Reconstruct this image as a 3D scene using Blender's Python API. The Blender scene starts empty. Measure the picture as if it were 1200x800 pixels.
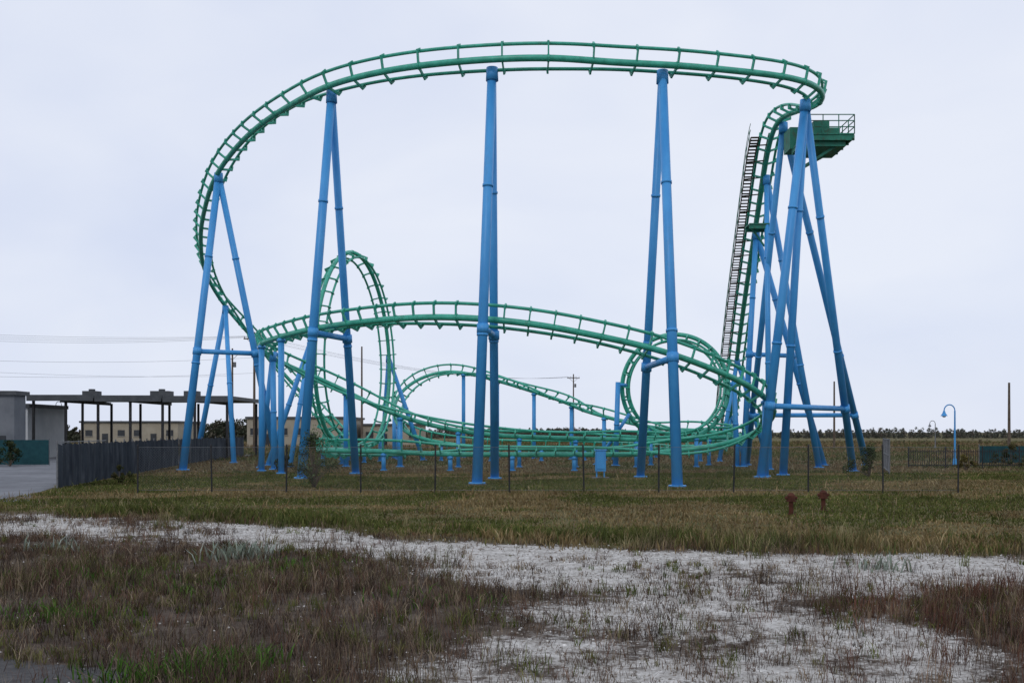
import bpy, math, random
import numpy as np
from mathutils import Vector
random.seed(7); rng=np.random.default_rng(11)
scene=bpy.context.scene
R=math.radians

# ------------------------------------------------------------------ materials
def new_mat(name):
    m=bpy.data.materials.new(name); m.use_nodes=True
    nt=m.node_tree; b=nt.nodes['Principled BSDF']
    return m,nt,b
def varied(name,c1,c2,rough=0.8,scale=3.0,spec=0.3,c3=None,scale3=0.6,t3=(0.55,0.75),bump=0.0,metal=0.0,stretch=None):
    m,nt,b=new_mat(name); N=nt.nodes; L=nt.links
    tc=N.new('ShaderNodeTexCoord'); src=tc.outputs['Object']
    if stretch:
        mp=N.new('ShaderNodeMapping'); mp.inputs['Scale'].default_value=stretch
        L.new(src,mp.inputs['Vector']); src=mp.outputs['Vector']
    n=N.new('ShaderNodeTexNoise'); n.inputs['Scale'].default_value=scale; n.inputs['Detail'].default_value=6
    n.inputs['Roughness'].default_value=0.65
    L.new(src,n.inputs['Vector'])
    r=N.new('ShaderNodeValToRGB'); r.color_ramp.elements[0].position=0.35; r.color_ramp.elements[1].position=0.65
    r.color_ramp.elements[0].color=(*c1,1); r.color_ramp.elements[1].color=(*c2,1)
    L.new(n.outputs['Fac'],r.inputs['Fac']); out=r.outputs['Color']
    if c3:
        n3=N.new('ShaderNodeTexNoise'); n3.inputs['Scale'].default_value=scale3; n3.inputs['Detail'].default_value=8
        n3.inputs['Roughness'].default_value=0.75
        L.new(src,n3.inputs['Vector'])
        mr=N.new('ShaderNodeMapRange'); mr.inputs['From Min'].default_value=t3[0]; mr.inputs['From Max'].default_value=t3[1]
        L.new(n3.outputs['Fac'],mr.inputs['Value'])
        mx=N.new('ShaderNodeMixRGB'); L.new(mr.outputs['Result'],mx.inputs['Fac']); L.new(out,mx.inputs['Color1'])
        mx.inputs['Color2'].default_value=(*c3,1); out=mx.outputs['Color']
    L.new(out,b.inputs['Base Color'])
    b.inputs['Roughness'].default_value=rough; b.inputs['Specular IOR Level'].default_value=spec; b.inputs['Metallic'].default_value=metal
    if bump>0:
        bp=N.new('ShaderNodeBump'); bp.inputs['Strength'].default_value=bump; bp.inputs['Distance'].default_value=0.03
        L.new(n.outputs['Fac'],bp.inputs['Height']); L.new(bp.outputs['Normal'],b.inputs['Normal'])
    return m
blue=varied('blue_paint',(0.042,0.27,0.62),(0.065,0.335,0.70),0.42,1.5,0.4,c3=(0.08,0.22,0.40),scale3=1.3,t3=(0.56,0.82),stretch=(1,1,0.35))
green=varied('green_paint',(0.026,0.30,0.205),(0.055,0.44,0.31),0.36,2.0,0.5,c3=(0.05,0.15,0.10),scale3=2.2,t3=(0.56,0.74))
dkgreen=varied('dark_green_paint',(0.018,0.15,0.10),(0.03,0.23,0.155),0.55,2.0,0.3,c3=(0.07,0.06,0.035),scale3=2.5,t3=(0.5,0.7))
stairm=varied('weathered_steel',(0.06,0.05,0.035),(0.10,0.085,0.06),0.8,3.0,0.2,c3=(0.12,0.06,0.03))
conc=varied('concrete',(0.25,0.24,0.21),(0.36,0.34,0.31),0.9,4.0,0.2,bump=0.4)
conc2=varied('stained_concrete',(0.11,0.10,0.085),(0.20,0.185,0.16),0.95,4.0,0.2,bump=0.4)
wood=varied('pole_wood',(0.08,0.06,0.045),(0.14,0.11,0.085),0.9,3.0,0.2)
rust=varied('rusty_iron',(0.05,0.017,0.012),(0.10,0.035,0.022),0.85,6.0,0.2,bump=0.5)
black=varied('black_metal',(0.012,0.012,0.013),(0.03,0.03,0.032),0.6,4.0,0.3)
galv=varied('galvanised_steel',(0.12,0.125,0.13),(0.2,0.2,0.205),0.5,5.0,0.4,metal=0.3)
screen=varied('windscreen_fabric',(0.024,0.03,0.04),(0.05,0.06,0.074),0.9,2.0,0.1,c3=(0.10,0.11,0.125),scale3=1.5,t3=(0.5,0.75),stretch=(1,1,0.3))
teal=varied('teal_fabric',(0.010,0.045,0.055),(0.016,0.07,0.08),0.8,2.0,0.2)
beige=varied('beige_render',(0.30,0.26,0.20),(0.37,0.33,0.26),0.9,0.6,0.2)
greyw=varied('grey_panel',(0.13,0.14,0.155),(0.18,0.19,0.205),0.8,0.6,0.2)
whitew=varied('white_wall',(0.5,0.52,0.53),(0.62,0.63,0.63),0.8,0.6,0.2)
roofm=varied('roof_metal',(0.05,0.055,0.06),(0.085,0.09,0.095),0.6,1.0,0.3)
darkw=varied('dark_glass',(0.02,0.022,0.025),(0.035,0.04,0.045),0.2,1.0,0.5)
asph=varied('asphalt',(0.10,0.105,0.115),(0.16,0.165,0.18),0.85,1.2,0.3,c3=(0.22,0.225,0.24),scale3=0.25,t3=(0.45,0.7),bump=0.3)

def attr_mat(name,rough=0.9):
    m=bpy.data.materials.new(name); m.use_nodes=True; nt=m.node_tree; N=nt.nodes; L=nt.links
    for n in list(N): N.remove(n)
    o=N.new('ShaderNodeOutputMaterial'); a=N.new('ShaderNodeAttribute'); a.attribute_name='Col'
    d=N.new('ShaderNodeBsdfDiffuse')
    L.new(a.outputs['Color'],d.inputs['Color']); L.new(d.outputs[0],o.inputs['Surface'])
    return m
leafm=attr_mat('vegetation')
stonem=attr_mat('gravel_stone')

# ------------------------------------------------------------------ builders
class B:
    def __init__(s): s.v=[]; s.f=[]
    def add(s,vs,fs):
        o=len(s.v); s.v.extend([tuple(map(float,p)) for p in vs]); s.f.extend([tuple(i+o for i in f) for f in fs])
    def box(s,c,size,rz=0):
        cx,cy,cz=c; a,b_,h=[q/2 for q in size]; ca,sa=math.cos(rz),math.sin(rz)
        vs=[]
        for z in(-h,h):
            for x,y in((-a,-b_),(a,-b_),(a,b_),(-a,b_)):
                vs.append((cx+x*ca-y*sa,cy+x*sa+y*ca,cz+z))
        s.add(vs,[(3,2,1,0),(4,5,6,7),(0,1,5,4),(1,2,6,5),(2,3,7,6),(3,0,4,7)])
    def cyl(s,p0,p1,r0,r1=None,n=12,cap=True):
        r1=r0 if r1 is None else r1
        p0=Vector(p0);p1=Vector(p1); d=(p1-p0).normalized()
        a=Vector((0,0,1)) if abs(d.z)<0.9 else Vector((1,0,0))
        u=d.cross(a).normalized(); w=d.cross(u)
        vs=[]
        for p,r in((p0,r0),(p1,r1)):
            for i in range(n):
                t=2*math.pi*i/n; vs.append(p+u*(r*math.cos(t))+w*(r*math.sin(t)))
        fs=[(i,(i+1)%n,n+(i+1)%n,n+i) for i in range(n)]
        if cap: fs+= [tuple(range(n-1,-1,-1)),tuple(range(n,2*n))]
        s.add(vs,fs)
    def beam(s,p0,p1,w,h,up=(0,0,1)):
        p0=Vector(p0);p1=Vector(p1); d=(p1-p0).normalized(); up=Vector(up)
        u=d.cross(up)
        if u.length<1e-4: u=d.cross(Vector((1,0,0)))
        u.normalize(); v=u.cross(d).normalized()
        vs=[]
        for p in(p0,p1):
            for a,b_ in((-1,-1),(1,-1),(1,1),(-1,1)):
                vs.append(p+u*(a*w/2)+v*(b_*h/2))
        s.add(vs,[(3,2,1,0),(4,5,6,7),(0,1,5,4),(1,2,6,5),(2,3,7,6),(3,0,4,7)])
    def sweep(s,P,U,V,r,n=10):
        vs=[];fs=[]; m=len(P)
        for i in range(m):
            for k in range(n):
                t=2*math.pi*k/n; vs.append(P[i]+U[i]*(r*math.cos(t))+V[i]*(r*math.sin(t)))
        for i in range(m-1):
            for k in range(n):
                a=i*n+k; b_=i*n+(k+1)%n; fs.append((a,b_,b_+n,a+n))
        fs.append(tuple(range(n-1,-1,-1))); fs.append(tuple((m-1)*n+k for k in range(n)))
        s.add(vs,fs)
    def obj(s,name,mat,parent=None,smooth=False):
        me=bpy.data.meshes.new(name); me.from_pydata(s.v,[],s.f); me.materials.append(mat)
        me.update()
        if smooth:
            me.polygons.foreach_set('use_smooth',[len(p.vertices)==4 for p in me.polygons])
        o=bpy.data.objects.new(name,me); scene.collection.objects.link(o)
        if parent: o.parent=parent
        return o
def empty(name,loc=(0,0,0)):
    e=bpy.data.objects.new(name,None); scene.collection.objects.link(e); e.empty_display_size=0.5
    return e

# value noise
def vnoise(x,y,scale,seed=0):
    g=np.random.default_rng(seed).random((256,256)); x=np.asarray(x)/scale+100; y=np.asarray(y)/scale+100
    xi=np.floor(x).astype(int); yi=np.floor(y).astype(int); fx=x-xi; fy=y-yi
    fx=fx*fx*(3-2*fx); fy=fy*fy*(3-2*fy); a=lambda i,j:g[i%256,j%256]
    return (a(xi,yi)*(1-fx)+a(xi+1,yi)*fx)*(1-fy)+(a(xi,yi+1)*(1-fx)+a(xi+1,yi+1)*fx)*fy
def fbm(x,y,scale,seed=0,o=4):
    t=0;w=0
    for i in range(o):
        k=0.55**i; t=t+k*vnoise(x,y,scale/2**i,seed+i*13); w+=k
    return t/w
def sstep(a,b,x):
    t=np.clip((x-a)/(b-a),0,1); return t*t*(3-2*t)

# ------------------------------------------------------------------ ground zones (world metres)
def y_top(x): return np.interp(x,[-40,-16,-6.9,0,5.1,9.9,30],[42,31.6,27.2,22.6,20.8,19.9,17.0])
def y_bot(x): return np.interp(x,[-40,-13,-7.2,-3.5,-0.5,1.5,4,7,10,30],[34,25.9,23.6,20.2,16.8,14.8,14.4,15.4,16.6,14.4])
def gravel_mask(x,y):
    n=fbm(x,y,2.6,3)-0.5; n2=fbm(x,y,0.9,9)-0.5; n3=fbm(x,y,2.0,15)-0.5
    yt=y_top(x)+n*2.2; yb=y_bot(x)+n*5.0+n2*2.0
    band=sstep(-0.6,0.6,yt-y)*sstep(-1.4,1.4,y-yb)
    patch=1-sstep(0.55,1.35,np.sqrt(((x-2.0-0.1*(y-12))/3.1)**2+((y-12.0)/5.6)**2)+n*1.1+n2*0.5)
    g=np.maximum(band,patch*0.80)
    return np.clip(g*(0.95+n2*1.5+n3*1.3),0,1)
def lawn_mask(x,y): return sstep(-0.6,1.0,y-(y_top(x)+(fbm(x,y,2.6,3)-0.5)*2.2+(fbm(x,y,0.9,19)-0.5)*1.6))
def asph_mask(x,y): return (1-sstep(-0.25,0.25,(y-(11.1-0.45*(x+5)))+(fbm(x,y,1.0,5)-0.5)*0.8))*(1-sstep(-4.3,-3.6,x))
def gz(x,y):
    a=(1-sstep(30,37,y))*sstep(-19,-16,x)
    return a*((fbm(x,y,1.7,21)-0.5)*0.18+(fbm(x,y,0.4,31)-0.5)*0.04*(1-lawn_mask(x,y)*0.5))*(1-0.6*gravel_mask(x,y))

# ground sheet
xs=np.concatenate([[-4000,-2000,-1000,-500,-250,-140,-90,-65,-50,-42,-36],np.arange(-31,31.01,0.25),[36,42,50,65,90,140,250,500,1000,2000,4000]])
ys=np.concatenate([[-400,-150,-60,-25,-10,0,4],np.arange(7,36,0.2),np.arange(36,80,0.8),[85,92,100,110,122,136,150,170,200,250,320,420,600,900,1400,2200,3500,5000]])
X,Y=np.meshgrid(xs,ys); Z=gz(X,Y)
nx,ny=len(xs),len(ys)
co=np.stack([X.ravel(),Y.ravel(),Z.ravel()],1)
ii=(np.arange(ny-1)[:,None]*nx+np.arange(nx-1)[None,:]).ravel()
quads=np.stack([ii,ii+1,ii+nx+1,ii+nx],1)
def np_mesh(name,co,faces,cols,mat,k):
    me=bpy.data.meshes.new(name); nv=len(co); nf=len(faces)
    me.vertices.add(nv); me.vertices.foreach_set('co',co.astype(np.float32).ravel())
    me.loops.add(nf*k); me.loops.foreach_set('vertex_index',faces.astype(np.int32).ravel())
    me.polygons.add(nf); me.polygons.foreach_set('loop_start',np.arange(0,nf*k,k,dtype=np.int32))
    me.polygons.foreach_set('loop_total',np.full(nf,k,dtype=np.int32))
    me.update(calc_edges=True)
    if cols is not None:
        a=me.color_attributes.new('Col','FLOAT_COLOR','POINT')
        c=np.ones((nv,4),np.float32); c[:,:3]=cols; a.data.foreach_set('color',c.ravel())
    me.materials.append(mat); me.validate()
    o=bpy.data.objects.new(name,me); scene.collection.objects.link(o); return o
gc=np.stack([gravel_mask(X,Y).ravel(),lawn_mask(X,Y).ravel(),asph_mask(X,Y).ravel()],1)
gm,nt,bs=new_mat('ground_soil'); N=nt.nodes; L=nt.links
at=N.new('ShaderNodeAttribute'); at.attribute_name='Col'; sp=N.new('ShaderNodeSeparateColor'); L.new(at.outputs['Color'],sp.inputs[0])
tc=N.new('ShaderNodeTexCoord')
def noise(s,d=6,ro=0.65):
    n=N.new('ShaderNodeTexNoise'); n.inputs['Scale'].default_value=s; n.inputs['Detail'].default_value=d; n.inputs['Roughness'].default_value=ro
    L.new(tc.outputs['Object'],n.inputs['Vector']); return n.outputs['Fac']
def ramp(f,stops):
    r=N.new('ShaderNodeValToRGB'); e=r.color_ramp.elements
    while len(e)<len(stops): e.new(0.5)
    for q,(p,c) in zip(e,stops): q.position=p; q.color=(*c,1)
    L.new(f,r.inputs['Fac']); return r.outputs['Color']
def mix(f,a,b):
    m=N.new('ShaderNodeMixRGB'); L.new(f,m.inputs[0]); L.new(a,m.inputs[1]); L.new(b,m.inputs[2]); return m.outputs[0]
def math_(op,a,b=None,c=None):
    m=N.new('ShaderNodeMath'); m.operation=op
    for i,q in enumerate((a,b,c)):
        if q is None: continue
        if isinstance(q,(int,float)): m.inputs[i].default_value=q
        else: L.new(q,m.inputs[i])
    return m.outputs[0]
def mrange(v,a,b):
    m=N.new('ShaderNodeMapRange'); m.interpolation_type='SMOOTHSTEP'; m.inputs['From Min'].default_value=a; m.inputs['From Max'].default_value=b; L.new(v,m.inputs['Value']); return m.outputs['Result']
soil=ramp(noise(2.5,8),[(0.3,(0.045,0.033,0.026)),(0.5,(0.085,0.065,0.05)),(0.72,(0.17,0.14,0.115))])
lawn=ramp(noise(0.35,8,0.7),[(0.3,(0.075,0.075,0.026)),(0.5,(0.115,0.10,0.043)),(0.7,(0.18,0.135,0.062))])
vor=N.new('ShaderNodeTexVoronoi'); vor.inputs['Scale'].default_value=22; L.new(tc.outputs['Object'],vor.inputs['Vector'])
grav=ramp(vor.outputs['Color'],[(0.1,(0.19,0.175,0.155)),(0.5,(0.42,0.40,0.37)),(0.9,(0.68,0.66,0.63))])
gdirt=ramp(noise(2.2,9,0.78),[(0.37,(0.17,0.145,0.12)),(0.47,(0.42,0.395,0.36)),(0.58,(0.66,0.64,0.60))])
mg=N.new('ShaderNodeMixRGB'); mg.blend_type='MIX'; mg.inputs[0].default_value=0.6; L.new(grav,mg.inputs[1]); L.new(gdirt,mg.inputs[2])
asc=ramp(noise(9,6),[(0.3,(0.06,0.06,0.062)),(0.7,(0.115,0.11,0.108))])
base=mix(sp.outputs[1],soil,lawn)
gfac=mrange(math_('ADD',sp.outputs[0],math_('MULTIPLY',math_('SUBTRACT',noise(4,10,0.8),0.5),2.2)),0.3,0.7)
base=mix(gfac,base,mg.outputs[0])
base=mix(mrange(math_('ADD',sp.outputs[2],math_('MULTIPLY',math_('SUBTRACT',noise(4,6),0.5),0.9)),0.35,0.6),base,asc)
L.new(base,bs.inputs['Base Color']); bs.inputs['Roughness'].default_value=0.95; bs.inputs['Specular IOR Level'].default_value=0.15
bp=N.new('ShaderNodeBump'); bp.inputs['Strength'].default_value=0.7; bp.inputs['Distance'].default_value=0.03
L.new(math_('ADD',noise(18,6,0.7),math_('MULTIPLY',vor.outputs['Distance'],0.8)),bp.inputs['Height']); L.new(bp.outputs['Normal'],bs.inputs['Normal'])
g=np_mesh('ground',co,quads,gc,gm,4)

# ------------------------------------------------------------------ vegetation helpers
def blades(name,x,y,z,h,w,lean,col,tipcol=None,mat=leafm,ang=None):
    n=len(x); th=rng.uniform(0,2*np.pi,n) if ang is None else ang
    f=rng.uniform(0,2*np.pi,n)
    dx=np.cos(th)*lean*h; dy=np.sin(th)*lean*h; wx=np.cos(f)*w/2; wy=np.sin(f)*w/2
    co=np.empty((n,5,3))
    co[:,0]=np.stack([x-wx,y-wy,z-0.01],1); co[:,1]=np.stack([x+wx,y+wy,z-0.01],1)
    mx,my,mz=x+dx*0.35,y+dy*0.35,z+h*0.55
    co[:,2]=np.stack([mx-wx*.8,my-wy*.8,mz],1); co[:,3]=np.stack([mx+wx*.8,my+wy*.8,mz],1)
    co[:,4]=np.stack([x+dx,y+dy,z+h*np.sqrt(np.clip(1-0.35*lean**2,0.1,1))],1)
    o=np.arange(n)[:,None]*5
    fc=np.concatenate([o+[0,1,3],o+[0,3,2],o+[2,3,4]],1).reshape(-1,3)
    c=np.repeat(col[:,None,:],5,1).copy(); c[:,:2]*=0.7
    if tipcol is not None: c[:,4]=tipcol
    return co.reshape(-1,3),fc,c.reshape(-1,3)
def merge(parts):
    vs=[];fs=[];cs=[];o=0
    for a,b_,c in parts: vs.append(a);fs.append(b_+o);cs.append(c);o+=len(a)
    return np.concatenate(vs),np.concatenate(fs),np.concatenate(cs)
def palette(n,cols,wts,var=0.25):
    cols=np.array(cols); w=np.array(wts,float); w/=w.sum()
    c=cols[rng.choice(len(cols),n,p=w)]
    return c*(1+rng.uniform(-var,var,(n,1)))
def frustum_pts(n,y0,y1,xm=0.56,pad=2.0,pw=1.0):
    u=rng.random(n); y=(y0**(pw+1)+(y1**(pw+1)-y0**(pw+1))*u)**(1/(pw+1)); x=rng.uniform(-1,1,n)*(y*xm+pad)
    return x,y

# --- lawn
n=290000; x,y=frustum_pts(n,19.0,62,pw=0.1)
m=lawn_mask(x,y)>rng.random(n); m&=~((x<-0.15*(y-44.8)-19.9)&(y>36)); m&=(0.25+1.9*fbm(x,y,1.4,59)-0.25*(y<34))>rng.random(n); x,y=x[m],y[m]; n=len(x)
t=fbm(x,y,6,41); t2=fbm(x,y,1.2,47); t3=fbm(x/2.2,y,2.6,53)
edge=np.exp(-((y-y_top(x)-1.2)/1.9)**2)*sstep(0.42,0.58,fbm(x,y,2.5,77)+0.08*sstep(-2,3,x))
h=(0.03+0.14*t2*rng.random(n)+0.36*edge*rng.random(n))*(0.5+0.9*t3); h+=(rng.random(n)<0.015)*rng.uniform(0.05,0.32,n)
ca=palette(n,[(0.22,0.16,0.075),(0.28,0.22,0.12),(0.14,0.10,0.05)],[4,3,3]); cb=palette(n,[(0.085,0.10,0.028),(0.12,0.13,0.042),(0.06,0.075,0.025)],[3,3,2])
gk=np.clip((t-0.45)*6+(t3-0.5)*4.5+0.25*edge+0.25*sstep(34,44,y)+0.22,0.05,0.92)
gmk=(gk>rng.random(n))[:,None]
col=np.where(gmk,cb,ca)*(0.55+0.9*fbm(x,y,2.2,57))[:,None]
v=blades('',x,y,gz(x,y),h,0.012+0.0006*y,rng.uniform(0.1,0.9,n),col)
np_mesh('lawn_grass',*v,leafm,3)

# --- foreground weeds
def clumps(nc,y0,y1,per,hmin,hmax,spread,cols,wts,maskf,wd=0.006,lean=(0.1,0.9),pw=0.6):
    x,y=frustum_pts(nc,y0,y1,pw=pw,pad=1.2); k=maskf(x,y)>rng.random(nc); x,y=x[k],y[k]; nc=len(x)
    H=rng.uniform(hmin,hmax,nc)*(0.35+1.3*fbm(x,y,1.6,61)); C=palette(nc,cols,wts,0.35)
    X=np.repeat(x,per)+rng.normal(0,1,nc*per)*np.repeat(H,per)*spread; Yy=np.repeat(y,per)+rng.normal(0,1,nc*per)*np.repeat(H,per)*spread
    h=np.repeat(H,per)*rng.uniform(0.4,1.1,nc*per); c=np.repeat(C,per,0)*rng.uniform(0.65,1.4,(nc*per,1))
    return blades('',X,Yy,gz(X,Yy),h,wd*rng.uniform(0.6,1.5,nc*per)*(0.6+Yy/22),rng.uniform(*lean,nc*per),c)
def fgmask(x,y):
    g=gravel_mask(x,y); a=asph_mask(x,y); below=1-lawn_mask(x,y)
    return np.clip((1-g*1.05)**1.3+0.03,0,1)*below*(1-0.95*a)*np.clip(-0.25+2.4*fbm(x,y,1.5,71),0,1)
dead=[(0.10,0.068,0.05),(0.15,0.105,0.075),(0.25,0.195,0.135),(0.05,0.036,0.03),(0.14,0.075,0.052)]
P=[clumps(15000,8.6,30,13,0.10,0.34,0.30,dead,[4,4,2.4,4,2.5],fgmask,0.005),
   clumps(8000,8.6,28,12,0.08,0.26,0.25,[(0.075,0.10,0.022),(0.11,0.125,0.036),(0.16,0.15,0.06)],[3,3,2],lambda x,y:fgmask(x,y)*sstep(0.46,0.58,fbm(x,y,1.8,81)),0.008)]
P.append(clumps(2900,8.6,19,16,0.25,0.58,0.22,[(0.14,0.065,0.045),(0.10,0.05,0.038),(0.22,0.15,0.10)],[3,3,1.5],lambda x,y:fgmask(x,y)*sstep(0.28,0.40,x/y+0.25*(fbm(x,y,1.5,88)-0.5)),0.005,(0.05,0.45)))
P.append(clumps(2600,9.5,22,16,0.25,0.56,0.3,[(0.09,0.06,0.045),(0.20,0.155,0.10),(0.045,0.034,0.028),(0.10,0.105,0.042)],[3,3,3,2],lambda x,y:fgmask(x,y)*sstep(0.52,0.60,fbm(x,y,1.4,90)),0.005,(0.05,0.6)))
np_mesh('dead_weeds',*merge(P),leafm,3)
np_mesh('tall_grass_tufts',*clumps(1900,19,34,22,0.22,0.65,0.22,[(0.12,0.135,0.05),(0.24,0.205,0.11),(0.17,0.15,0.07),(0.08,0.10,0.035)],[3,3,3,3],
    lambda x,y:np.exp(-((y-y_top(x)-1.3)/1.7)**2)*np.clip(0.25+0.75*sstep(-3,4,x),0,1)*sstep(0.40,0.6,fbm(x,y,1.7,97)),0.007,(0.1,0.7),0.0),leafm,3)
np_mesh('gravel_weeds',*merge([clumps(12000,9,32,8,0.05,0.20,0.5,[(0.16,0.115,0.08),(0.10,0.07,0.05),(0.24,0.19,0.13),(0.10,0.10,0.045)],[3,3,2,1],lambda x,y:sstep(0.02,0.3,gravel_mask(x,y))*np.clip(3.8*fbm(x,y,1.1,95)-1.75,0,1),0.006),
  clumps(2600,9,18,8,0.04,0.12,0.7,[(0.15,0.11,0.08),(0.09,0.065,0.05)],[1,1],lambda x,y:sstep(0.02,0.3,gravel_mask(x,y)),0.006)]),leafm,3)
def stalks(nc,y0,y1,maskf,hm):
    x,y=frustum_pts(nc,y0,y1,pad=1,pw=0.4); k=maskf(x,y)>rng.random(nc); x,y=x[k],y[k]; parts=[]
    n=len(x); H=rng.uniform(0.5,1.0,n)*hm; C=palette(n,dead[:3],[2,3,2])
    a=rng.uniform(0,6.28,n); ln=rng.uniform(0.05,0.35,n)
    parts.append(blades('',x,y,gz(x,y),H,np.full(n,0.007),ln,C,ang=a))
    for k in range(9):
        f=rng.uniform(0.35,0.95,n); bx=x+np.cos(a)*ln*H*f**1.6; by=y+np.sin(a)*ln*H*f**1.6
        parts.append(blades('',bx,by,gz(x,y)+H*f*0.97,H*rng.uniform(0.08,0.26,n),np.full(n,0.009),rng.uniform(0.5,1.4,n),C*rng.uniform(0.7,1.3,(n,1))))
    return merge(parts)
np_mesh('dry_stalk_weeds',*stalks(2000,9,32,lambda x,y:np.clip(fgmask(x,y)+0.10*lawn_mask(x,y)*(y<33),0,1)*0.9,0.75),leafm,3)
gp=[]
for (cx,cy,s,nn) in [(-3.6,10.4,0.40,320),(-3.0,11.0,0.3,200),(-6.2,13.8,0.5,200),(-5.2,16.5,0.7,160),(-1.2,15.0,0.5,90),(-7.5,17.5,0.8,260),(-4.2,19.0,0.5,150)]:
    xx=cx+rng.normal(0,s,nn); yy=cy+rng.normal(0,s*0.8,nn)
    gp.append(blades('',xx,yy,gz(xx,yy),rng.uniform(0.08,0.26,nn),np.full(nn,0.02),rng.uniform(0.2,1.0,nn),palette(nn,[(0.05,0.12,0.02),(0.08,0.16,0.03)],[1,1])))
np_mesh('green_weeds',*merge(gp),leafm,3)
gp=[]
for (cx,cy,s,nn) in [(-5.35,20.0,0.28,170),(-5.0,20.3,0.15,60),(-9.6,21.5,0.3,60),(6.5,18.4,0.3,50)]:
    xx=cx+rng.normal(0,s,nn); yy=cy+rng.normal(0,s*0.7,nn)
    gp.append(blades('',xx,yy,gz(xx,yy),rng.uniform(0.1,0.42,nn),np.full(nn,0.035),rng.uniform(0.2,0.8,nn),palette(nn,[(0.30,0.34,0.29),(0.20,0.24,0.18)],[1,1])))
np_mesh('pale_sage_weeds',*merge(gp),leafm,3)

# --- gravel stones (one scattered mass)
n=44000; x,y=frustum_pts(n,8.8,31,pw=0.3); k=np.clip(gravel_mask(x,y)*1.1+0.05,0,1)>rng.random(n); k&=y<y_top(x)+1.0; x,y=x[k],y[k]; n=len(x)
r=rng.uniform(0.006,0.022,n)*(0.7+y/30)+(rng.random(n)<0.012)*rng.uniform(0.01,0.04,n)
oct_=np.array([(1,0,0),(0,1,0),(-1,0,0),(0,-1,0),(0,0,.7),(0,0,-.4)],float)
jit=rng.uniform(0.65,1.25,(n,6,1)); sc=np.stack([r*rng.uniform(.7,1.4,n),r*rng.uniform(.7,1.4,n),r],1)[:,None,:]
co=oct_[None]*jit*sc+np.stack([x,y,gz(x,y)+0.003],1)[:,None,:]
o=np.arange(n)[:,None]*6
fc=np.concatenate([o+a for a in([0,1,4],[1,2,4],[2,3,4],[3,0,4],[1,0,5],[2,1,5],[3,2,5],[0,3,5])],1).reshape(-1,3)
col=np.repeat(palette(n,[(0.62,0.60,0.57),(0.42,0.40,0.37),(0.27,0.24,0.21)],[4,3,3]),6,0)
np_mesh('gravel_stones',co.reshape(-1,3),fc,col,stonem,3)

# --- tall dry field behind the ride
n=120000; y=62+ (rng.random(n)**1.6)*190; x=rng.uniform(-0.62,0.62,n)*y; 
k=~((x<-0.15*(y-44.8)-19.9)&(y<112)); x,y=x[k],y[k]; n=len(x); t=fbm(x,y,14,101)
h=(0.10+0.45*t*rng.random(n))*np.interp(y,[62,85,120,250],[0.4,0.8,1.6,2.0])
col=np.where((fbm(x,y,9,103)>0.50)[:,None],palette(n,[(0.08,0.09,0.035),(0.12,0.12,0.055)],[1,1]),palette(n,[(0.20,0.145,0.08),(0.14,0.10,0.06),(0.26,0.20,0.12)],[3,3,1]))
np_mesh('field_grass',*blades('',x,y,np.zeros(n),h,0.0009*y,rng.uniform(0.1,0.8,n),col),leafm,3)

# --- leaf clouds
def leaf_cloud(centres,radii,per,size,cols,wts,squash=1.0,cv=0.3,shade=0.5):
    C=np.repeat(np.array(centres),per,0); Rr=np.repeat(np.array(radii),per)
    n=len(C); d=rng.normal(0,1,(n,3)); d/=np.linalg.norm(d,axis=1)[:,None]; rr=rng.random(n)**0.5*rng.uniform(0.8,1.25,n)
    p=C+d*(Rr*rr)[:,None]*np.array([1,1,squash])
    a=rng.normal(0,1,(n,3)); a/=np.linalg.norm(a,axis=1)[:,None]; b_=np.cross(a,rng.normal(0,1,(n,3))); b_/=np.linalg.norm(b_,axis=1)[:,None]
    s=(size*rng.uniform(0.5,1.4,n))[:,None]
    co=np.stack([p-a*s,p+b_*s*0.5,p+a*s,p-b_*s*0.5],1)
    o=np.arange(n)[:,None]*4; fc=np.concatenate([o+[0,1,2],o+[0,2,3]],1).reshape(-1,3)
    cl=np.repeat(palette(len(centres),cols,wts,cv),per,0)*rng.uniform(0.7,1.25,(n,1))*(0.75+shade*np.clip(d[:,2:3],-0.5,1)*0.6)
    return co.reshape(-1,3),fc,np.repeat(cl,4,0)
def tree_line(name,x0,x1,y,dy,hmin,hmax,cnt,cols,wts,per=34):
    cs=[];rs=[]
    for i in range(cnt):
        xx=random.uniform(x0,x1); yy=y+random.uniform(0,dy)
        f=float(fbm(np.array([xx]),np.array([yy]),28,111)[0])
        hh=hmin+(hmax-hmin)*max(0,(f-0.25)*1.7)*random.uniform(0.7,1.15)
        for k in range(4):
            q=(k+0.5)/4; r=hh*(0.30-0.18*q)*random.uniform(0.8,1.2); cs.append((xx+random.uniform(-1,1)*hh*0.35*(1-q*0.6),yy,hh*q*0.95)); rs.append(r)
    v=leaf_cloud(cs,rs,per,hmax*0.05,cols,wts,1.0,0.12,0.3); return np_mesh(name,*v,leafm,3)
far=[(0.12,0.125,0.10),(0.145,0.135,0.11),(0.10,0.11,0.09),(0.17,0.145,0.12)]  # distant foliage colours, lightened to carry haze in the tint
tree_line('distant_tree_line',-190,-60,235,40,2.2,7.5,520,[(0.085,0.09,0.06),(0.11,0.10,0.075),(0.07,0.08,0.055)],[2,2,2],40)
tree_line('distant_tree_line',-80,60,380,60,2.2,5.5,520,far,[3,2,3,1])
tree_line('distant_tree_line',50,300,400,80,1.6,5.0,760,far,[3,2,3,1])
tree_line('distant_hedge',52,190,170,30,0.5,1.5,200,[(0.15,0.12,0.08),(0.10,0.10,0.055),(0.20,0.16,0.11)],[2,2,1],20)

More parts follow.
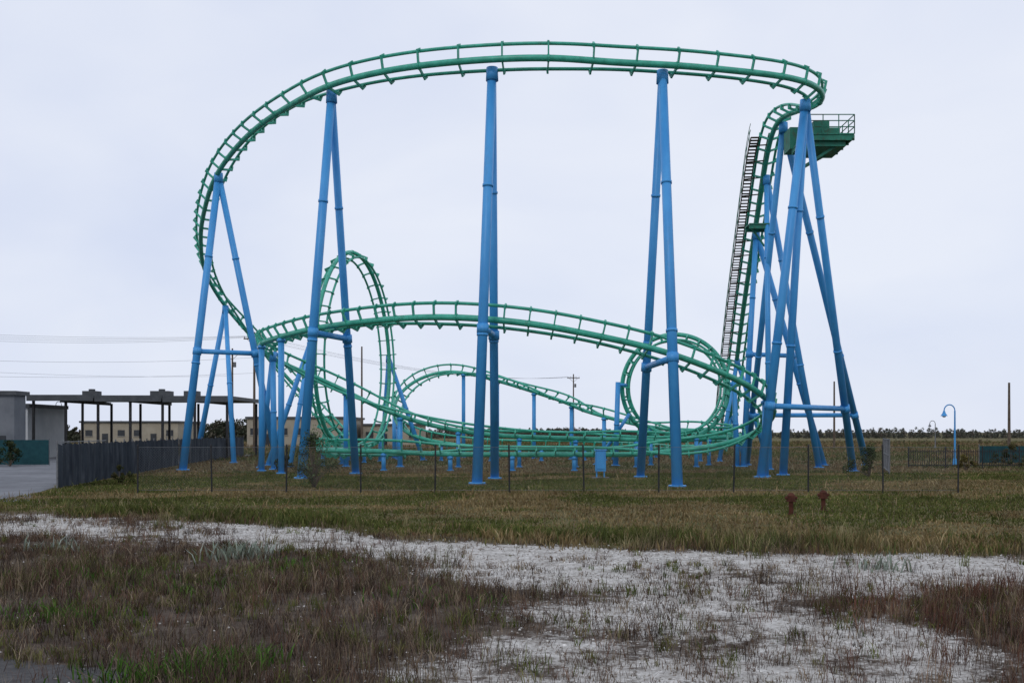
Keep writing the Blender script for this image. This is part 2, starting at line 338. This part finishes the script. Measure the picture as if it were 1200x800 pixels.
def shrub(name,x,y,h,w,cols,nclump=16,per=90,leaf=0.06):
    e=empty(name); b=B(); cs=[];rs=[]
    for i in range(nclump):
        a=random.uniform(0,6.28); q=random.random()**0.6; zz=h*random.uniform(0.18,0.92)
        rad=w/2*q*math.sin(min(1,0.35+zz/h*0.9)*math.pi*0.85+0.2)
        c=(x+math.cos(a)*rad,y+math.sin(a)*rad,zz); cs.append(c); rs.append(random.uniform(0.10,0.19)*h)
        mid=(x+math.cos(a)*rad*0.35,y+math.sin(a)*rad*0.35,zz*0.5)
        b.cyl((x,y,0),mid,0.03*h/2,0.018*h/2,6); b.cyl(mid,c,0.018*h/2,0.006,5)
    b.obj('trunk_and_limbs',wood,e)
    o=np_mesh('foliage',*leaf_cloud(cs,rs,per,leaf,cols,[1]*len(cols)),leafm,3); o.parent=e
shrub('young_tree',-8.9,46.0,2.7,2.5,[(0.085,0.115,0.055),(0.12,0.15,0.08),(0.05,0.07,0.035)],26,80,0.05)
shrub('bush',19.9,57.0,1.9,2.6,[(0.04,0.06,0.024),(0.07,0.085,0.035)],18,90,0.06)
shrub('bush',33.5,66.5,1.3,2.0,[(0.17,0.15,0.035),(0.09,0.09,0.035)],12,70,0.06)
shrub('bush',29.6,66.8,1.0,1.6,[(0.15,0.125,0.045),(0.08,0.075,0.035)],12,70,0.06)
shrub('bush',36.5,75,1.7,2.6,[(0.05,0.06,0.025),(0.1,0.09,0.04)],14,80,0.07)
shrub('bush',-36.5,74.5,1.9,2.6,[(0.03,0.045,0.02),(0.05,0.06,0.03)],14,90,0.08)
shrub('bush',-18.6,48.5,0.9,1.6,[(0.05,0.06,0.025),(0.1,0.09,0.04)],10,80,0.05)
shrub('bush',-13.4,60.5,1.2,1.8,[(0.05,0.07,0.028),(0.09,0.10,0.045)],12,80,0.06)

# ------------------------------------------------------------------ roller coaster
coaster=empty('roller_coaster')
cp=[]
def add(kh,kv,sp,*pts):
    for p in pts: cp.append((*p,kh,kv,sp))
add(0,0,1.0,(20.9,101.5,1.35),(20.5,98,1.9),(19.8,93,4.1),(19.1,88,7.3),(18.1,80,12.6),(17.1,71,18.4),(16.65,66.6,21.3))
add(0.8,0,1.0,(16.5,63.6,22.2),(16.75,60.6,21.9))
add(2.2,0,1.3,(17.0,57.6,21.2),(16.4,55.2,21.0),(14.75,53.1,20.9))
add(4.0,0,2.0,(11.6,51.1,20.65),(7.35,49.4,20.4),(2.2,48.4,20.25),(-0.95,48.6,20.25),(-5,50.2,20.5),(-8.8,53,20.8),(-12.3,57,21.05))
add(2.2,0,1.4,(-16,62,20.8),(-19,66.7,19.8),(-21.1,71,18.5),(-22.9,76,17.2))
add(0.9,0,1.15,(-24.1,81.3,15.6),(-23.9,85.7,13.6),(-22.6,89.3,11.2),(-20.8,91.5,8.5),(-18.6,92.3,5.8),(-16.4,91.3,3.5),(-14.7,89,2.1))
add(0.3,1,1.0,(-13.9,86,1.65))
u=np.array([0.25,0.968]); w=np.array([0.968,-0.25]); lc=np.array([-12.6,82.0])
for k in range(0,17):
    th=2*math.pi*k/16; s=-0.95+1.9*k/16; q=lc+w*s-u*6.3*math.sin(th)*(1-0.06*(1-math.cos(th)))
    cp.append((q[0],q[1],1.55+7.5*(1-math.cos(th)),1,1,0.95))
add(0.3,0.6,1.1,(-12.75,77.8,1.6))
add(0.5,0,1.2,(-13.3,74,1.55),(-12.9,70,1.5),(-11.2,66.8,1.5),(-8,65.1,1.5),(-3,64.6,1.5),(3,64.5,1.5),(8,64.6,1.5),(11,64.6,1.6),(13.2,63.8,1.95))
add(0.45,0,1.1,(14.6,62.2,2.7),(14.8,59.2,3.7),(13.4,55.8,4.7))
add(0.9,0,1.1,(10.6,52.7,5.7),(7.2,51,6.75),(3,50.2,7.65),(-0.9,50.3,8.2),(-4.5,51.8,8.5),(-8,54.3,8.6),(-11.3,57.5,8.5))
add(0.4,0,1.1,(-14.2,61.5,8.4),(-15.8,65.3,8.2),(-15.7,69.2,7.6),(-13.5,71.5,6.5),(-10.2,71.8,5.0),(-6.8,71.4,3.7),(-2.4,71,2.8),(3,71,2.5))
add(0.4,0.5,1.1,(7.8,71,2.4))
for k in range(0,15):
    th=2*math.pi*k/14; cp.append((11.65+3.4*math.sin(th),71.3+4.2*k/14,5.75-3.5*math.cos(th),1,1,0.85))
add(0.4,0,1.1,(15.2,75.7,2.35),(17.8,78,2.3),(18.2,81.5,2.4),(16,85,2.8),(12,87,3.3),(8,89,4.2),(4.6,92,5.6),(0,95,7.3),(-4.5,98,8.5),(-7.8,99.3,8.4),(-9.9,98,7.0),(-10.6,94.5,5.0),(-9.6,90.5,3.2),(-7,87.5,2.0),(-2,86.3,1.5),(4,87.3,1.3),(9,91.5,1.3),(13,97,1.3),(16.5,102,1.3),(19.3,104.3,1.3),(20.7,103.2,1.33))
cp=np.array(cp)
def catmull(c,per=14):
    out=[]; n=len(c)
    for i in range(n-1):
        p0=c[max(i-1,0)];p1=c[i];p2=c[i+1];p3=c[min(i+2,n-1)]
        for k in range(per):
            t=k/per
            q=0.5*((2*p1)+(-p0+p2)*t+(2*p0-5*p1+4*p2-p3)*t*t+(-p0+3*p1-3*p2+p3)*t**3); q[3:]=p1[3:]+(p2[3:]-p1[3:])*t; out.append(q)
    out.append(c[-1]); return np.array(out)
S=catmull(cp)
sl=np.concatenate([[0],np.cumsum(np.linalg.norm(np.diff(S[:,:3],axis=0),axis=1))])
step=0.3; nn=int(sl[-1]/step); t=np.linspace(0,sl[-1],nn); S=np.stack([np.interp(t,sl,S[:,k]) for k in range(6)],1)
Pp=S[:,:3].copy()
for _ in range(30): Pp[1:-1]=0.25*Pp[:-2]+0.5*Pp[1:-1]+0.25*Pp[2:]
T=np.gradient(Pp,axis=0)/step; Tn=T/np.linalg.norm(T,axis=1)[:,None]
K=np.gradient(Tn,axis=0)/step
def smooth(a,n):
    a=a.copy()
    for _ in range(n): a[1:-1]=0.25*a[:-2]+0.5*a[1:-1]+0.25*a[2:]
    return a
K=smooth(K,24)
v2=np.clip(19.6*(22.6-Pp[:,2])+16,16,330)[:,None]
A=K*v2; A[:,0:2]*=S[:,3:4]; A[:,2]*=S[:,4]
hm=np.linalg.norm(A[:,:2],axis=1)[:,None]; lim=np.where(S[:,4:5]>0.4,400,17.0); A[:,:2]*=np.minimum(1,lim/np.maximum(hm,1e-6))
Up=A+np.array([0,0,9.8]); Up-= (Up*Tn).sum(1)[:,None]*Tn; Up/=np.linalg.norm(Up,axis=1)[:,None]
Up=smooth(Up,24); Up-= (Up*Tn).sum(1)[:,None]*Tn; Up/=np.linalg.norm(Up,axis=1)[:,None]
Sd=np.cross(Tn,Up)
G=0.58; DEP=0.42
rails=B(); spine=B(); ties=B()
rails.sweep(Pp+Sd*G,Sd,Up,0.085,10); rails.sweep(Pp-Sd*G,Sd,Up,0.085,10)
spine.sweep(Pp-Up*DEP,Sd,Up,0.16,12)
acc=0
for i in range(nn):
    acc+=step
    if acc>=S[i,5]:
        acc=0; p=Pp[i]; s_=Sd[i]; uu=Up[i]; tt=Tn[i]; c=p-uu*DEP
        for sg in(-1,1):
            r=p+s_*(G*sg); lo=r-uu*0.20
            ties.beam(lo+s_*(0.13*sg),c+s_*(0.12*sg)-uu*0.02,0.07,0.13,uu)
            ties.beam(r+s_*(0.10*sg)+uu*0.04,lo+s_*(0.13*sg)-uu*0.06,0.09,0.09,tt)
            ties.beam(r-uu*0.02,lo-uu*0.04,0.06,0.12,tt)
        if i%3==0: ties.cyl(c-tt*0.05,c+tt*0.05,0.19,0.19,12)
rails.obj('track_rails',green,coaster,True); spine.obj('track_spine',green,coaster,True); ties.obj('track_ties',green,coaster)

sup=B(); foot=B()
def leg(top,base,r=0.25,taper=0.88,collars=(0.36,0.72),n=20,footr=None):
    top=Vector(top);base=Vector(base); d=(top-base)
    b0=base+d*(0.10/d.z)
    sup.cyl(b0,top,r,r*taper,n)
    dn=d.normalized()
    for c in collars:
        p=base+d*c; q=r*(1-(1-taper)*c); sup.cyl(p-dn*0.06,p+dn*0.06,q*1.15,q*1.15,n); 
    sup.cyl((b0.x,b0.y,b0.z-0.03),(b0.x,b0.y,b0.z+0.03),r*1.6,r*1.6,n)
    fr=footr or r*1.8
    foot.cyl((b0.x,b0.y,-0.3),(b0.x,b0.y,b0.z-0.03),fr,fr,16)
def at_z(top,base,z): 
    top=Vector(top);base=Vector(base); return base+(top-base)*((z-base.z)/(top.z-base.z))
def frame(top,bases,r=0.25,bars=(),rr=0.2,collars=(0.36,0.72)):
    for b in bases: leg(top,b,r if b is bases[0] else r*0.9,collars=collars)
    t=Vector(top); sup.cyl(t-Vector((0,0,0.5)),t+Vector((0,0,0.12)),r*1.2,r*1.1,20)
    for z,i,j,e0,e1 in bars:
        a=at_z(top,bases[i],z); b=at_z(top,bases[j],z); d=(b-a).normalized()
        sup.cyl(a-d*e0,b+d*e1,rr*0.8,rr*0.8,14)
        for q in(a,b):
            ax=(Vector(top)-Vector(bases[i if q is a else j])).normalized(); sup.cyl(q-ax*0.22,q+ax*0.22,r*1.12,r*1.12,20)
frame((-0.95,48.9,19.75),[(-1.65,48.3,0),(-0.9,53.6,0)],bars=[(7.4,0,1,0,0)])
frame((7.3,49.7,19.9),[(7.4,45.8,0),(6.95,55.4,0)],bars=[(5.9,0,1,0,0)])
frame((-9.55,54.2,20.4),[(-11.1,54.0,0),(-9.15,60,0)],bars=[(7.75,0,1,0,0)])
frame((-19.2,67.0,19.3),[(-21,65.3,0),(-15.6,68.5,0)],bars=[(7.7,0,1,0,1.5)])
frame((-23.9,85.4,12.9),[(-27,87.5,0),(-22.0,81,0)],r=0.23,collars=(0.5,))
frame((15.75,55.0,20.2),[(13.4,55.1,0),(15.3,57.8,0),(21.2,63.6,0)],bars=[(3.9,0,2,0,0)])
frame((16.8,63.4,21.5),[(26,75,0),(17.3,75.5,0)],r=0.24,bars=[(3.7,0,1,0,0)])
frame((17.4,73.0,16.7),[(22.8,74.8,0),(16.3,72.2,0)],r=0.235,bars=[(8,0,1,0,0)])
frame((17.0,68.4,19.5),[(21.0,70.0,0),(16.7,66.5,0)],r=0.21)
frame((18.8,85.5,8.5),[(21.5,86,0),(17.2,85,0)],r=0.2,collars=(0.5,))
frame((19.85,92.5,3.9),[(21.0,92.6,0),(18.7,92.4,0)],r=0.16,collars=(0.5,))
frame((-10.7,88.7,9.0),[(-7.6,88.2,0),(-11.8,92.5,0)],r=0.2,collars=(0.5,))
frame((-14.9,75.5,9.0),[(-17.8,74.6,0),(-15.6,71.9,0)],r=0.2,collars=(0.5,))
frame((-15.6,66.8,7.6),[(-15.4,66.3,0),(-17.2,69.9,0)],r=0.2,collars=(0.5,))
leg((7.65,73.9,6.1),(7.5,74.2,0),0.2,collars=(0.5,)); sup.cyl((7.65,73.9,5.9),(8.3,74.3,5.9),0.12)
leg((15.7,72.4,6.1),(15.9,72.3,0),0.2,collars=(0.5,)); sup.cyl((15.7,72.4,5.9),(15.2,72.4,5.9),0.12)
leg((8.5,74.2,3.8),(6.2,76.5,0),0.14,collars=())
last=-99
arc=np.arange(nn)*step
for i in range(60,nn-4):
    p=Pp[i]-Up[i]*DEP
    if arc[i]-last<3.9 or Up[i][2]<0.55 or S[i,4]>0.4 and Pp[i,2]>2.8: continue
    if Pp[i,2]>9 or (Pp[i,2]>5.6 and Pp[i,1]<60): continue
    if arc[i]<60: continue
    d=np.hypot(Pp[:,0]-p[0],Pp[:,1]-p[1]); far_=np.abs(arc-arc[i])>6
    if np.any(far_&(d<1.1)&(Pp[:,2]<p[2])): continue
    last=arc[i]; r=0.14 if p[2]<3 else 0.18
    leg((p[0],p[1],p[2]-0.1),(p[0],p[1],0),r,1,collars=(),n=14)
    sup.cyl((p[0],p[1],p[2]-0.3),(p[0],p[1],p[2]-0.15),r*1.4,r*1.4,14)
sup.obj('support_columns',blue,coaster,True); foot.obj('concrete_footings',conc2,coaster)

# lift stairs (one flight beside the track), chain trough and handrails
st=B(); hr=B(); tr=B()
idx=[i for i in range(nn) if arc[i]<56 and Pp[i,1]<98 and Pp[i,1]>65.6]
prev=None
for c,i in enumerate(idx):
    T_=Tn[i]; h=np.array([T_[0],T_[1],0]); h/=np.linalg.norm(h); lat=np.array([-h[1],h[0],0]); lat=lat if lat[0]<0 else -lat
    q=Pp[i]+lat*1.0-np.array([0,0,0.25])
    st.box(q,(0.5,0.24,0.05),math.atan2(lat[1],lat[0]))
    if prev is not None:
        for o_ in(-0.25,0.25): st.beam(prev+lat*o_-np.array([0,0,.05]),q+lat*o_-np.array([0,0,.05]),0.05,0.2)
        for hh in(0.9,0.5): hr.cyl(prev+lat*0.27+np.array([0,0,hh]),q+lat*0.27+np.array([0,0,hh]),0.02,n=6,cap=False)
    if c%5==0:
        hr.cyl(q+lat*0.27,q+lat*0.27+np.array([0,0,0.9]),0.024,n=6)
        st.beam(q+lat*0.25-np.array([0,0,.15]),Pp[i]-Up[i]*0.42,0.07,0.07)
    prev=q
for a,b_ in zip(idx[:-1],idx[1:]): tr.beam(Pp[a]-Up[a]*0.02,Pp[b_]-Up[b_]*0.02,0.26,0.14)
st.obj('lift_stairs',stairm,coaster); hr.obj('lift_handrails',dkgreen,coaster); tr.obj('lift_chain_trough',dkgreen,coaster)
pf=B()
def platform(x0,x1,y0,y1,z,rail=True):
    pf.box(((x0+x1)/2,(y0+y1)/2,z),(x1-x0,y1-y0,0.08))
    for yy in np.linspace(y0+0.1,y1-0.1,4): pf.box(((x0+x1)/2,yy,z-0.20),(x1-x0+0.05,0.10,0.3))
    for xx in(x0+0.06,x1-0.06): pf.box((xx,(y0+y1)/2,z-0.18),(0.12,y1-y0+0.04,0.2))
    if rail:
        for xx in np.linspace(x0,x1,4):
            for yy in(y0,y1): pf.cyl((xx,yy,z),(xx,yy,z+1.1),0.03,n=6)
        for yy in np.linspace(y0,y1,4): pf.cyl((x1,yy,z),(x1,yy,z+1.1),0.03,n=6)
        for hh in(0.4,0.75,1.1):
            for yy in(y0,y1): pf.cyl((x0,yy,z+hh),(x1,yy,z+hh),0.03,n=6)
            pf.cyl((x1,y0,z+hh),(x1,y1,z+hh),0.03,n=6)
platform(16.9,19.6,58.6,61.8,19.55)
pf.box((17.9,59.6,20.05),(0.9,0.8,0.85)); pf.box((18.9,60.6,19.95),(0.7,1.0,0.7)); pf.cyl((18.4,60.9,20.3),(19.4,60.9,20.3),0.28,n=14)
pf.box((18.2,60.2,19.1),(2.0,2.6,0.35)); pf.box((17.2,62.4,20.2),(0.9,1.4,1.3))
for q in((17.2,59),(19.2,59),(19.2,61.4)): pf.beam((q[0],q[1],19.3),(16.6,59.8,17.7),0.12,0.14)
# small inspection landing tucked under the lift
pf.box((16.5,68.6,16.3),(1.5,1.4,0.08)); pf.box((16.5,68.0,16.12),(1.5,0.1,0.26)); pf.box((16.5,69.2,16.12),(1.5,0.1,0.26))
pf.beam((16.0,68.4,16.1),(16.9,68.5,14.9),0.1,0.1); pf.beam((17.1,68.4,16.1),(16.95,68.5,14.9),0.1,0.1)
pf.obj('service_platforms',dkgreen,coaster)
cb=B(); cb.box((4.75,55.0,0.95),(0.55,0.4,1.1)); cb.box((4.75,54.77,0.98),(0.42,0.04,0.9)); cb.box((4.75,55,1.54),(0.66,0.5,0.06))
for xx in(4.55,4.95): cb.cyl((xx,55,0),(xx,55,0.4),0.04,n=8)
e=empty('electrical_cabinet'); cb.obj('cabinet_body',blue,e)
b=B(); b.box((4.75,55,0.03),(0.9,0.7,0.1)); b.obj('plinth',conc2,e)

# ------------------------------------------------------------------ fences
e=empty('chain_link_fence'); b=B()
fx=[-15.35+3.05*k for k in range(12)]; fy=[42-0.02*k for k in range(12)]
for x_,y_ in zip(fx,fy):
    tl=random.uniform(-.05,.05); b.cyl((x_,y_,-0.2),(x_+tl,y_,1.95),0.035,n=8); b.cyl((x_+tl,y_,1.95),(x_+tl,y_,2.0),0.05,0.02,8)
b.obj('posts',black,e); w_=B()
for z_ in(0.12,1.88): w_.cyl((fx[0],fy[0],z_),(fx[-1],fy[-1],z_),0.006,n=4)
x0,x1=fx[0],fx[-1]; dd=0.11; k=x0-1.76
while k<x1:
    a=max(k,x0); c=min(k+1.76,x1)
    if c>a:
        w_.cyl((a,42.0,0.12+(a-k)),(c,42.0,0.12+(c-k)),0.0018,n=3,cap=False)
        w_.cyl((a,42.004,1.88-(a-k)),(c,42.004,1.88-(c-k)),0.0018,n=3,cap=False)
    k+=dd
w_.obj('wire_mesh',galv,e)

e=empty('windscreen_fence'); b=B(); f=B()
pts=[(-19.9,44.8),(-21.4,54),(-23.0,64.5),(-24.8,76),(-26.2,88),(-27.3,104)]
for (ax,ay),(bx,by) in zip(pts[:-1],pts[1:]):
    m=5
    for k in range(m+1):
        t_=k/m; x_,y_=ax+(bx-ax)*t_,ay+(by-ay)*t_; b.cyl((x_,y_,-0.1),(x_,y_,2.1),0.04,n=8)
    for k in range(m*4):
        def pt(q): 
            tq=q/(m*4); wob=0.06*math.sin(q*2.1+ax)+0.03*math.sin(q*5.3); return ax+(bx-ax)*tq+0.07+wob,ay+(by-ay)*tq
        (p,q),(p2,q2)=pt(k),pt(k+1)
        s0=0.09*math.sin(k*1.57)**2*random.random(); s1=0.09*math.sin((k+1)*1.57)**2
        f.add([(p,q,0.05),(p2,q2,0.05),(p2+0.02,q2,1.0),(p+0.02,q,1.0),(p2,q2,2.0-s1),(p,q,2.0-s0)],[(0,1,2,3),(3,2,4,5)])
b.cyl((-19.9,44.8,2.05),(-21.4,54,2.05),0.025,n=6)
b.obj('posts',galv,e); f.obj('fabric',screen,e)
e=empty('windscreen_fence'); b=B(); f=B()
for k in range(10):
    x_=-60+k*2.8; b.cyl((x_,77,0),(x_,77,2),0.04,n=6)
    if k<9: f.box((x_+1.4,76.93,0.98),(2.78,0.03,1.85))
b.obj('posts',galv,e); f.obj('fabric',teal,e)
e=empty('windscreen_fence'); b=B(); f=B()
for k in range(9):
    x_=36.5+k*2.6; b.cyl((x_,80,0),(x_,80,1.55),0.04,n=6)
    if k<8: f.box((x_+1.3,79.93,0.76),(2.58,0.03,1.3))
b.obj('posts',galv,e); f.obj('fabric',teal,e)
e=empty('iron_picket_fence'); b=B()
for k in range(0,230):
    x_=27.5+k*0.16; b.box((x_,71.0,0.68),(0.03,0.03,1.25))
    if k%16==0: b.box((x_,71,0.75),(0.08,0.08,1.5))
for z_ in(0.2,1.15): b.box((27.5+18.4,71.03,z_),(36.8,0.03,0.05))
b.obj('pickets',black,e)
e=empty('chain_link_gate'); b=B()
for x_,y_ in((22.3,60.5),(23.0,62.6),(24.1,66),(25.2,69.5)):
    b.cyl((x_,y_,0),(x_,y_,2.1),0.045,n=8)
for z_ in(0.15,1.1,2.05): b.cyl((22.3,60.5,z_),(25.2,69.5,z_),0.025,n=6)
k=0
while k<9.4:
    t0=k/9.45; 
    for s_ in(1,-1):
        za,zb=(0.15,2.05) if s_>0 else (2.05,0.15); t1=min(1,(k+1.9)/9.45)
        b.cyl((22.3+2.9*t0,60.5+9*t0,za),(22.3+2.9*t1,60.5+9*t1,zb if t1<1 else za+(zb-za)*(9.45-k)/1.9),0.004,n=3,cap=False)
    k+=0.15
b.obj('gate_frame',galv,e)

# ------------------------------------------------------------------ road on the left
b=B(); edge=[(-17.2,36.5),(-19.2,41),(-20.6,46),(-21.9,54),(-23.4,64.5),(-25.2,76),(-26.6,88),(-27.9,110)]
vs=[];fs=[]
for i,(x_,y_) in enumerate(edge): vs+=[(x_,y_,0.012),(-75,y_-1.5,0.012)]
for i in range(len(edge)-1): fs.append((2*i,2*i+2,2*i+3,2*i+1))
b.add(vs,fs); b.obj('asphalt_road',asph)
b=B()
for (ax,ay),(bx,by) in zip(edge[2:-1],edge[3:]): b.beam((ax+.1,ay,0.055),(bx+.1,by,0.055),0.16,0.13)
b.obj('road_kerb',conc)

# ------------------------------------------------------------------ buildings
e=empty('open_pavilion'); r_=B(); c_=B(); t_=B()
x0,x1,y0,y1=-44.6,-25.9,94,106
for k in range(3):
    a=x0+k*6.25; r_.box((a+3.1,(y0+y1)/2,5.75-0.05*k),(6.2,y1-y0,0.34)); r_.box((a+3.1,y0-0.03,5.5-0.05*k),(6.1,0.12,0.3))
    c_.box((a+3.1,100,5.38),(0.2,11.6,0.3))
for k in range(7):
    for yy in(y0+0.6,y1-0.6): c_.box((x0+0.4+k*2.98,yy,2.7),(0.2,0.2,5.4))
for (x_,w__) in((-40.2,1.3),(-33.5,1.8),(-30.6,1.2)): t_.box((x_,98,6.15),(w__,1.4,0.5)); t_.cyl((x_,98,6.4),(x_,98,6.6),0.3,n=10)
r_.obj('roof_panels',roofm,e); c_.obj('columns',black,e); t_.obj('roof_vents',roofm,e)
t_=B()
for x_ in(-41,-38,-34,-31): t_.box((x_,99,0.75),(1.9,0.8,0.06)); t_.box((x_,99,0.38),(0.1,0.6,0.72)); t_.box((x_,98.3,0.45),(1.9,0.25,0.05)); t_.box((x_,99.7,0.45),(1.9,0.25,0.05))
t_.obj('picnic_tables',stairm,e)
def building(name,x0,x1,y0,y1,h,wall,nwin,dark=darkw,rh=0.35):
    e=empty(name); b=B(); b.box(((x0+x1)/2,(y0+y1)/2,h/2),(x1-x0,y1-y0,h)); b.obj('walls',wall,e)
    b=B(); b.box(((x0+x1)/2,(y0+y1)/2,h+rh/2),(x1-x0+0.5,y1-y0+0.5,rh)); b.obj('roof',roofm,e)
    b=B(); w2=B()
    for k in range(nwin):
        xx=x0+(k+0.5)*(x1-x0)/nwin
        if k%3==1: b.box((xx,y0-0.02,1.1),(1.1,0.1,2.2)); 
        else: b.box((xx,y0-0.02,h*0.55),(1.3,0.1,1.1)); w2.box((xx,y0-0.05,h*0.55-0.62),(1.5,0.2,0.1))
    b.obj('windows_and_doors',dark,e)
    if w2.v: w2.obj('sills',conc,e)
building('grey_utility_building',-62,-41.8,86,88,5.6,greyw,8)
building('white_utility_building',-56,-45.4,96,104,4.8,whitew,5)
building('beige_warehouse',-44,-27,170,186,4.7,beige,7)
building('beige_warehouse',-26,-16,178,190,3.6,beige,4)
building('beige_warehouse',-80,-62,190,204,4.2,beige,6)

# ------------------------------------------------------------------ poles
def power_pole(x,y,h,arm=True):
    e=empty('utility_pole'); b=B(); b.cyl((x,y,-0.2),(x,y,h),0.17,0.11,10)
    if arm:
        b.box((x,y-0.15,h-0.8),(2.4,0.12,0.14)); b.beam((x-0.8,y-0.15,h-0.85),(x,y-0.15,h-1.6),0.05,0.05); b.beam((x+0.8,y-0.15,h-0.85),(x,y-0.15,h-1.6),0.05,0.05)
    b.obj('pole',wood,e)
    if arm:
        c=B()
        for dx in(-1.1,-0.5,0.5,1.1): c.cyl((x+dx,y-0.15,h-0.73),(x+dx,y-0.15,h-0.5),0.05,0.03,8)
        c.cyl((x+0.35,y-0.1,h-2.6),(x+0.35,y-0.1,h-1.9),0.2,0.2,10)
        c.obj('insulators_and_transformer',galv,e)
power_pole(-30.2,120,14.2); power_pole(-38.5,141,14.0); power_pole(-85,96,15.0); power_pole(12,200,13.8); power_pole(-22,150,15.0,False)
power_pole(47.2,150,9.9,False); power_pole(53.4,110,7.8,False)
w_=B()
def wire(a,b_,sag,n=20):
    pr=None
    for k in range(n+1):
        t_=k/n; p=Vector(a).lerp(Vector(b_),t_); p.z-=sag*4*t_*(1-t_)
        if pr: w_.cyl(pr,p,0.011,n=4,cap=False)
        pr=p
for k,dx in enumerate((-1.1,-0.5,0.5,1.1)): wire((-85+dx,95.85,14.5-0.0*k),(-30.2+dx,119.85,13.7),1.2+0.25*k); wire((-30.2+dx,119.85,13.7),(12+dx,199.85,13.3),2.0)
wire((-85,96,12.0),(-30.2,120,11.2),1.5); wire((-85,96,11.2),(-38.5,141,10.2),1.2); wire((-85,96,9.8),(-30.2,120,9.4),1.2)
w_.obj('power_lines',black)

def lamp(x,y,h,s,mat):
    e=empty('street_lamp'); b=B(); b.cyl((x,y,0),(x,y,0.5),0.16,0.12,12); b.cyl((x,y,0.5),(x,y,h-0.5),0.075,0.055,10)
    pr=None
    for k in range(13):
        a=math.pi*k/12; p=Vector((x-s*0.45*(1-math.cos(a)),y,h-0.5+s*0.5*math.sin(a)))
        if pr: b.cyl(pr,p,0.045,n=8)
        pr=p
    b.obj('pole_and_arm',mat,e); c=B(); c.cyl((pr.x,y,pr.z),(pr.x,y,pr.z-0.18),0.06,0.12,12); c.cyl((pr.x,y,pr.z-0.18),(pr.x,y,pr.z-0.4),0.12,0.26,14); c.obj('shade',mat,e)
    d=B(); d.cyl((pr.x,y,pr.z-0.401),(pr.x,y,pr.z-0.5),0.15,0.08,12); d.obj('lamp_glass',whitew,e)
lamp(33.3,77,4.6,0.9,blue); lamp(62,150,4.2,0.9,galv); lamp(-66,150,7,0.9,galv)

def valve(x,y,h):
    e=empty('rusty_valve_post'); b=B(); z=float(gz(np.array([x]),np.array([y]))[0]); b.cyl((x,y,z-0.1),(x,y,z+h*0.62),0.07,n=12); b.cyl((x,y,z+h*0.62),(x,y,z+h*0.66),0.16,n=14)
    b.cyl((x,y,z+h*0.66),(x,y,z+h*0.9),0.125,0.12,14); b.cyl((x,y,z+h*0.9),(x,y,z+h),0.12,0.05,14); b.cyl((x-0.18,y,z+h*0.78),(x+0.18,y,z+h*0.78),0.05,n=10)
    b.cyl((x,y,z),(x,y,z+0.05),0.15,n=12); b.obj('post_body',rust,e,False)
valve(8.45,31.0,0.68); valve(9.85,32.4,0.68)

# ------------------------------------------------------------------ sky, sun, camera
wd=bpy.data.worlds.new("World"); scene.world=wd; wd.use_nodes=True; nt=wd.node_tree; N=nt.nodes; L=nt.links
for n in list(N): N.remove(n)
out=N.new('ShaderNodeOutputWorld'); sky=N.new('ShaderNodeTexSky'); sky.sky_type='NISHITA'; sky.sun_disc=False
sky.sun_elevation=R(38); sky.sun_rotation=R(200)
b1=N.new('ShaderNodeBackground'); b1.inputs['Strength'].default_value=0.1; L.new(sky.outputs[0],b1.inputs['Color'])
tc=N.new('ShaderNodeTexCoord'); mp=N.new('ShaderNodeMapping'); mp.inputs['Scale'].default_value=(1,1,2.2); mp.inputs['Rotation'].default_value=(0,0.12,0.3); L.new(tc.outputs['Generated'],mp.inputs['Vector'])
def wn(s,d,dist):
    nz=N.new('ShaderNodeTexNoise'); nz.inputs['Scale'].default_value=s; nz.inputs['Detail'].default_value=d; nz.inputs['Roughness'].default_value=0.5; nz.inputs['Distortion'].default_value=dist
    L.new(mp.outputs['Vector'],nz.inputs['Vector']); return nz.outputs['Fac']
mm=N.new('ShaderNodeMath'); mm.operation='MULTIPLY_ADD'; L.new(wn(4.0,6,0.5),mm.inputs[0]); mm.inputs[1].default_value=0.28; 
m2=N.new('ShaderNodeMath'); m2.operation='MULTIPLY'; L.new(wn(1.5,4,0.4),m2.inputs[0]); m2.inputs[1].default_value=0.72; L.new(m2.outputs[0],mm.inputs[2])
cr=N.new('ShaderNodeValToRGB'); cr.color_ramp.elements[0].position=0.36; cr.color_ramp.elements[1].position=0.62
cr.color_ramp.elements[0].color=(0.67,0.735,0.91,1); cr.color_ramp.elements[1].color=(0.82,0.86,0.965,1); L.new(mm.outputs[0],cr.inputs['Fac'])
b2=N.new('ShaderNodeBackground'); b2.inputs['Strength'].default_value=1.0; L.new(cr.outputs['Color'],b2.inputs['Color'])
ms=N.new('ShaderNodeMixShader'); ms.inputs['Fac'].default_value=0.95; L.new(b1.outputs[0],ms.inputs[1]); L.new(b2.outputs[0],ms.inputs[2]); L.new(ms.outputs[0],out.inputs['Surface'])
sd=bpy.data.lights.new('sun','SUN'); sd.energy=0.6; sd.angle=R(14); sd.color=(1,0.97,0.92); so=bpy.data.objects.new('sun',sd); scene.collection.objects.link(so)
az=R(200); el=R(38); dirv=Vector((math.sin(az)*math.cos(el),math.cos(az)*math.cos(el),math.sin(el)))
so.rotation_euler=dirv.to_track_quat('Z','Y').to_euler()
cam=bpy.data.cameras.new('camera'); cam.lens=36; cam.sensor_width=36; cam.shift_y=0.0883; cam.clip_end=8000; cam.clip_start=0.1
co_=bpy.data.objects.new('camera',cam); scene.collection.objects.link(co_); co_.location=(0,0,2.5); co_.rotation_euler=(R(90),0,0)
scene.camera=co_
scene.view_settings.view_transform='Standard'; scene.view_settings.look='None'; scene.view_settings.exposure=0
